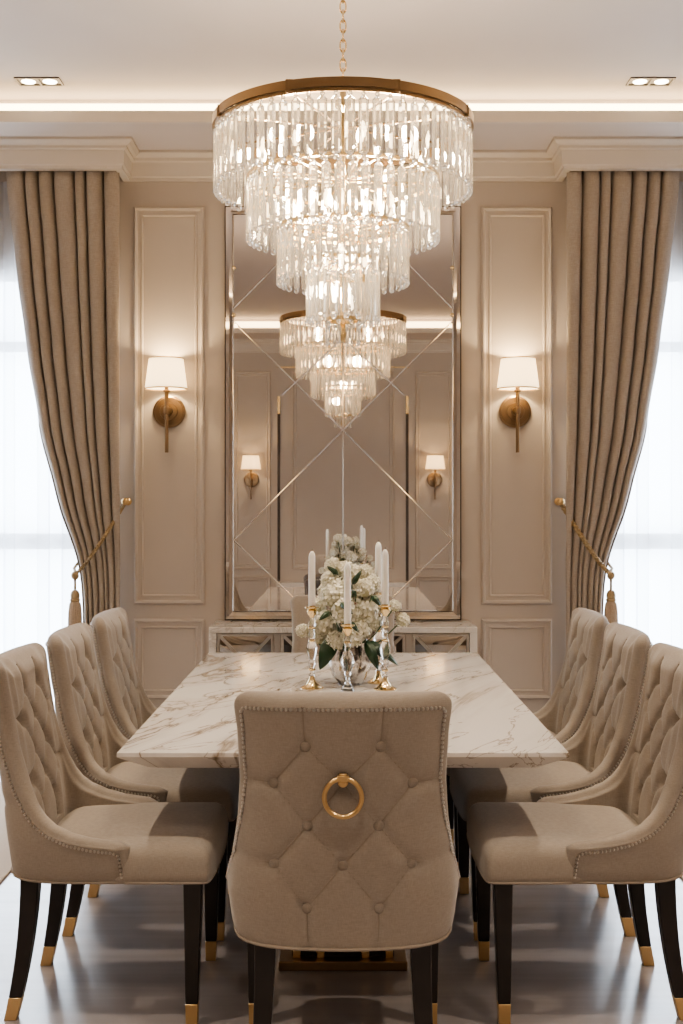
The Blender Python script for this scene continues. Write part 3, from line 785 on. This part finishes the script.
for ti, (r, zt, L_, n_, wd) in enumerate(TIERS):
    rg = MB()
    if ti == 0: rg.lathe([(r+.012,zt+.012),(r+.012,zt+.044),(r+.004,zt+.044),(r+.004,zt+.012),(r+.012,zt+.012)], 96, caps=False)
    else: rg.lathe([(r+.008,zt+.002),(r+.008,zt+.014),(r-.004,zt+.014),(r-.004,zt+.002),(r+.008,zt+.002)], 72, caps=False)
    for k in range(8 if ti < 3 else 4):
        a = 2*PI*(k+.5)/(8 if ti < 3 else 4)
        rg.tube([(r*math.cos(a), r*math.sin(a), zt+.01), (.02*math.cos(a), .02*math.sin(a), zt+.02)], .004, 6)
        if ti == 0: rg.box(r*math.cos(a)-.012, r*math.cos(a)+.012, r*math.sin(a)-.012, r*math.sin(a)+.012, zt+.004, zt+.047)
    if ti == 0: rg.lathe([(r-.01,zt+.0),(r-.01,zt+.012),(r+.004,zt+.012),(r+.004,zt+.0),(r-.01,zt+.0)], 72, caps=False)
    ring_o = rg.build('tier_ring', M_brass_dk if ti == 0 else M_gold, ch)
    pm = prism_mesh(L_, wd); me = None
    for k in range(n_):
        a = 2*PI*(k+.5)/n_ + ti*.03; x, y = r*math.cos(a), r*math.sin(a); rz = a+PI/2+R.uniform(-.05, .05)
        front = y < 0 or n_ <= 18
        if front:
            if me is None: o = pm.build('crystal_prism', M_crystal, ring_o, smooth=0); me = o.data
            else: o = bpy.data.objects.new('crystal_prism', me); COL.objects.link(o); o.parent = ring_o
            o.location = (x, y, zt); o.rotation_euler = (0, 0, rz)
        else:
            ca, sa = math.cos(rz), math.sin(rz)
            q = [(x+v[0]*ca-v[1]*sa, y+v[0]*sa+v[1]*ca, zt+v[2]) for v in pm.v]; stuff.add(q, pm.f)
    # short beads dangling at the bottom edge
    for k in range(0, n_):
        a = 2*PI*(k+.5)/n_ + ti*.03; stuff.sphere((r*math.cos(a), r*math.sin(a), zt-L_-.007), .0095 if ti < 4 else .006, 8, 6)
so = stuff.build('crystal_drops', M_crystal, ch, smooth=0); so['kind'] = 'stuff'
st = MB(); st.lathe([(0,2.05),(.012,2.055),(.016,2.08),(.01,2.10),(.01,2.90),(.03,2.92),(.03,2.94),(.012,2.96),(.012,2.99),(0,2.995)], 20, caps=False); st.build('centre_stem', M_gold, ch)
# candle-shaped bulbs on brass cups inside the tiers
for (r, z, n_) in ((.30, 2.70, 8), (.19, 2.50, 6), (.085, 2.33, 3)):
    for k in range(n_):
        a = 2*PI*(k+.25)/n_; x, y = r*math.cos(a), r*math.sin(a)
        cp = MB(); cp.lathe([(0,-.05),(.011,-.05),(.011,-.004),(.014,0),(0,.001)], 12, (x,y,z), caps=False); cp.tube([(x,y,z-.045), (.015*math.cos(a), .015*math.sin(a), z-.055)], .004, 6)
        c = cp.build('bulb_holder', M_gold, ch)
        MB().lathe([(0,.0),(.009,.002),(.0135,.02),(.0125,.034),(.006,.052),(0,.06)], 12, (x,y,z), caps=False).build('bulb', M_bulb, c)
# chain
lk = MB(); z = 2.985; k = 0
while z < CZ-.03:
    pts = []
    for i in range(16):
        a = 2*PI*i/16; u = .011*math.cos(a); v = .024*math.sin(a)
        pts.append((u, 0, z+.02+v) if k % 2 == 0 else (0, u, z+.02+v))
    lk.tube(pts, .0035, 6, closed=True); z += .036; k += 1
lk.build('chain', M_gold, ch)
MB().lathe([(0,CZ-.03),(.03,CZ-.03),(.06,CZ-.012),(.062,CZ-.001),(0,CZ-.001)], 32, caps=False).build('ceiling_rose', M_brass, ch)
for r, z, n_, e in ((.26, 2.74, 4, 11), (.15, 2.54, 4, 8), (.05, 2.36, 2, 6), (.05, 2.24, 1, 4)):
    for k in range(n_):
        lt = bpy.data.lights.new('chandelier_glow', 'POINT'); lt.energy = e; lt.color = (1,.80,.55); lt.shadow_soft_size = .03
        a = 2*PI*(k+.5)/n_; lo = bpy.data.objects.new('chandelier_glow', lt); lo.location = (r*math.cos(a), CY+r*math.sin(a), z); COL.objects.link(lo)

# ------------------------------------------------------------------ candlesticks and candles
def candlestick(x, y, ht, style, lab):
    t = thing('candlestick', lab, 'candlestick', (x, y, TZ), 0, 'crystal candlesticks around the bouquet')
    rb = .043 if style == 'gold' else .026
    if style == 'gold': MB().lathe([(0,0),(rb,0),(rb,.004),(rb*.78,.008),(rb*.45,.02),(.012,.032),(.009,.045),(0,.046)], 28, caps=False).build('base', M_gold, t)
    else: MB().lathe([(0,0),(rb,0),(rb,.006),(rb*.8,.012),(.015,.022),(.012,.03),(0,.031)], 28, caps=False).build('base', M_stick, t)
    z0 = .046 if style == 'gold' else .031; L_ = ht-.045-z0
    pr = [(0,0),(.007,0)]
    knots = [(.0,.012,.012),(.22,.014,.02),(.46,.020 if style == 'gold' else .026,.05),(.72,.012,.02),(.88,.014,.03)]
    for i in range(61):
        tt = i/60; r = .0075
        for c, kr, w_ in knots: r = max(r, .006+(kr-.006)*math.exp(-((tt-c)*L_/(w_*.75))**2))
        pr.append((r, tt*L_))
    pr.append((0, L_)); MB().lathe(pr, 16, (0,0,z0), caps=False).build('stem', M_stick, t)
    for c_ in ((.11, .60, .83) if style == 'gold' else (.86,)):
        MB().lathe([(.006,-.005),(.0125,-.003),(.0140,0),(.0125,.003),(.006,.005)], 18, (0,0,z0+c_*L_), caps=False).build('collar', M_gold, t)
    MB().lathe([(0,0),(.008,0),(.010,.006),(.017,.014),(.020,.026),(.015,.030),(.017,.033),(.026,.036),(.027,.040),(.0135,.041),(.0135,.045),(0,.045)], 24, (0,0,ht-.045), caps=False).build('cup', M_gold, t)
def candle(x, y, ht, L_, lab):
    t = thing('taper_candle', lab, 'candle', (x, y, TZ+ht), 0, 'white taper candles around the bouquet')
    MB().lathe([(0,0),(.0132,0),(.0128,L_*.5),(.0122,L_-.022),(.010,L_-.010),(.005,L_-.002),(0,L_)], 20, caps=False).build('wax_body', M_wax, t)
    MB().tube([(0,0,L_-.003), (.001,0,L_+.006)], .0012, 6).build('wick', M_wick, t)
CS = [(-.1165, 4.58, .31, .205, 'gold', 'standing alone on the left of the bouquet'), (.017, 4.485, .252, .225, 'crystal', 'standing in front of the vase, shortest of all'),
      (.157, 4.55, .318, .205, 'gold', 'of the close pair, shorter and slightly in front'), (.137, 4.72, .35, .195, 'gold', 'of the close pair, standing slightly behind')]
for x, y, ht, L_, stl, lab in CS:
    candlestick(x, y, ht, stl, 'crystal and gold candlestick ' + lab); candle(x, y, ht, L_, 'white taper candle in the candlestick ' + lab)

# ------------------------------------------------------------------ vase and bouquet
VX, VY = .028, 4.70
vs_ = thing('flower_vase', 'squat silver mercury-glass vase holding the white bouquet', 'vase', (VX, VY, TZ))
nn = 48; prof = [(0,.0),(.045,0),(.048,.006),(.066,.03),(.079,.07),(.082,.10),(.076,.135),(.070,.155),(.074,.168),(.070,.168),(.066,.155),(.07,.13),(.07,.06),(0,.03)]
rings = [[(r*(1+.035*math.cos(12*2*PI*j/nn)*(1 if .01 < z < .15 else 0))*math.cos(2*PI*j/nn), r*(1+.035*math.cos(12*2*PI*j/nn)*(1 if .01 < z < .15 else 0))*math.sin(2*PI*j/nn), z) for j in range(nn)] for r, z in prof]
MB().loops(rings, False, False).build('vase_body', M_vase, vs_)
def bloom_mesh(seed, rad=1.0):
    rr = random.Random(seed); m = MB(); N = 46; ga = PI*(3-math.sqrt(5))
    for i in range(N):
        z = 1-2*(i+.5)/N*.86; rxy = math.sqrt(max(0, 1-z*z)); d = Vector((rxy*math.cos(i*ga), rxy*math.sin(i*ga), z)).normalized()
        q = d.to_track_quat('Z', 'Y').to_matrix(); spin = rr.uniform(0, PI); base = d*rr.uniform(.80, .93)
        for k in range(4):
            a = spin+k*PI/2; ca, sa = math.cos(a), math.sin(a); s_ = rr.uniform(.24, .32); cup = rr.uniform(.02, .14)
            loc = [(0,0,0), (.55*s_,-.42*s_,cup*.5), (.95*s_,-.38*s_,cup*.9), (1.12*s_,0,cup), (.95*s_,.38*s_,cup*.9), (.55*s_,.42*s_,cup*.5)]
            m.add([tuple(base + q @ Vector((x*ca-y*sa, x*sa+y*ca, zz))) for x, y, zz in loc], [(0,1,2,3), (0,3,4,5)])
    m.sphere((0,0,0), .78, 14, 10); return m
BM = []
for s_ in (1, 2, 3):
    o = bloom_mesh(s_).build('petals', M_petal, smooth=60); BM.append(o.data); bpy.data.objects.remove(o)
BL = [(334,597,14,-.02),(325,624,14,0),(364,611,15,-.02),(359,630,13,-.06),(352,574,11,.03),(366,573,9,.02),(372,583,9,0),(364,589,11,-.03),(340,588,11,.02),(330,580,10,.05),
      (345,612,14,-.075),(336,642,11,-.06),(372,622,11,.03),(377,603,10,.03),(318,606,9,.06),(347,594,12,.06),(345,570,10,.09),(352,637,12,-.085),(318,636,10,.0),(380,592,8,.06),(333,566,9,.10),(358,601,12,.10),(326,592,9,.10)]
def bloom(x, y, z, r, i, lab):
    t = thing('white_bloom', lab, 'flower', (x, y, z), 0, 'white blooms of the bouquet')
    p = bpy.data.objects.new('petals', BM[i % 3]); COL.objects.link(p); p.parent = t; p.scale = (r, r, r); p.rotation_euler = (R.uniform(-.5,.5), R.uniform(-.5,.5), R.uniform(0,6))
    e = Vector((VX-x+.2*(x-VX)*.3, VY-y+.2*(y-VY)*.3, TZ+.11-z)); pts = [(0,0,0), tuple(e*.45+Vector((0,0,-.02))), tuple(e)]
    MB().tube(pts, .0028, 6).build('stem', M_stem, t)
for i, (px_, py, rp, dy) in enumerate(BL):
    Y = 4.68+dy; x = (px_-343)*Y/1220; z = 1.44+(507-py)*Y/1220
    bloom(x, Y, z, rp/262*1.0, i, 'white ruffled hydrangea bloom in the silver vase bouquet')
for i, (px_, py, rp, lab) in enumerate(((303,631,7,'small white bud drooping past the lone candlestick'), (403,620,7,'white bloom jutting out furthest past the paired candles'), (395,606,6,'small white bud above the jutting bloom by the paired candles'))):
    Y = 4.68; bloom((px_-343)*Y/1220, Y, 1.44+(507-py)*Y/1220, rp/262*1.1, i, lab)
def sprig(leaves, lab):
    t = thing('leaf_sprig', lab, 'leaf', (VX, VY-.02, TZ+.15), 0, 'green leaf sprigs of the bouquet')
    cen = Vector((VX, VY-.02, TZ+.15))
    stm = MB()
    for (bx, by, tx, ty, wd, Y) in leaves:
        A = Vector(((bx-343)*Y/1220, Y, 1.44+(507-by)*Y/1220))-cen; Bq = Vector(((tx-343)*Y/1220, Y-.05, 1.44+(507-ty)*Y/1220))-cen
        d = Bq-A; side = d.cross(Vector((0,-1,.15))).normalized(); nrm = side.cross(d).normalized()
        def lf(u, v, A=A, d=d, side=side, nrm=nrm, wd=wd):
            c = u*2-1; w_ = wd*math.sin(PI*min(1, v**.8))**.8*(1-.15*v) if v < 1 else 0
            return tuple(A+d*v+side*(c*w_)+nrm*(-.012*abs(c)+.022*math.sin(PI*v)+.004*math.sin(14*v)*abs(c)))
        MB().grid(lf, 6, 14).build('leaf_blade', M_leaf, t, smooth=180)
        stm.tube([tuple(A), tuple(A*.45+Vector((0,.01,-.01))), (0,.02,-.06)], .0025, 6)
    stm.build('stem', M_stem, t)
sprig([(334,636,320,668,.034,4.62), (337,640,327,655,.02,4.64)], 'large dark green leaf hanging over the vase beside the lone candlestick')
sprig([(366,640,378,668,.022,4.60), (366,641,384,656,.017,4.63), (370,640,398,664,.016,4.64)], 'drooping dark green leaves over the vase beside the paired candlesticks')
sprig([(345,640,350,662,.016,4.60), (352,585,361,570,.012,4.66), (338,575,328,566,.013,4.74), (356,596,348,588,.014,4.62), (340,602,352,612,.014,4.58), (372,596,380,604,.014,4.62), (330,612,320,618,.013,4.60), (350,622,358,630,.012,4.56)], 'small dark leaves tucked among the white blooms')

# ------------------------------------------------------------------ daylight
for sg in (-1, 1):
    lt = bpy.data.lights.new('window_daylight', 'AREA'); lt.shape = 'RECTANGLE'; lt.size = 1.7; lt.size_y = 2.8; lt.energy = 200; lt.color = (.80,.90,1)
    lo = bpy.data.objects.new('window_daylight', lt); lo.location = (sg*2.15, WY+.6, 1.5); lo.rotation_euler = (PI/2, 0, 0); COL.objects.link(lo)
    lo.rotation_euler = (-PI/2, 0, 0)
wd = bpy.data.worlds.new('overcast_sky'); sc.world = wd; wd.use_nodes = True
bg = wd.node_tree.nodes['Background']; bg.inputs[0].default_value = (.80,.90,1,1); bg.inputs[1].default_value = 5

# ------------------------------------------------------------------ camera
cam = bpy.data.cameras.new('camera'); co = bpy.data.objects.new('camera', cam); COL.objects.link(co)
co.location = (0, 0, 1.44); co.rotation_euler = (PI/2, 0, 0)
cam.sensor_fit = 'VERTICAL'; cam.sensor_height = 36; cam.lens = 1220/1024*36
cam.shift_x = -1.5/1024; cam.shift_y = -5/1024; cam.clip_start = .05
sc.camera = co
sc.view_settings.view_transform = 'AgX'; sc.view_settings.look = 'AgX - Medium High Contrast'; sc.view_settings.exposure = .07
cy = sc.cycles
cy.max_bounces = 14; cy.diffuse_bounces = 4; cy.glossy_bounces = 6; cy.transmission_bounces = 12; cy.transparent_max_bounces = 24
cy.caustics_reflective = False; cy.caustics_refractive = False; cy.sample_clamp_indirect = 5; cy.blur_glossy = .5
cy.use_denoising = True
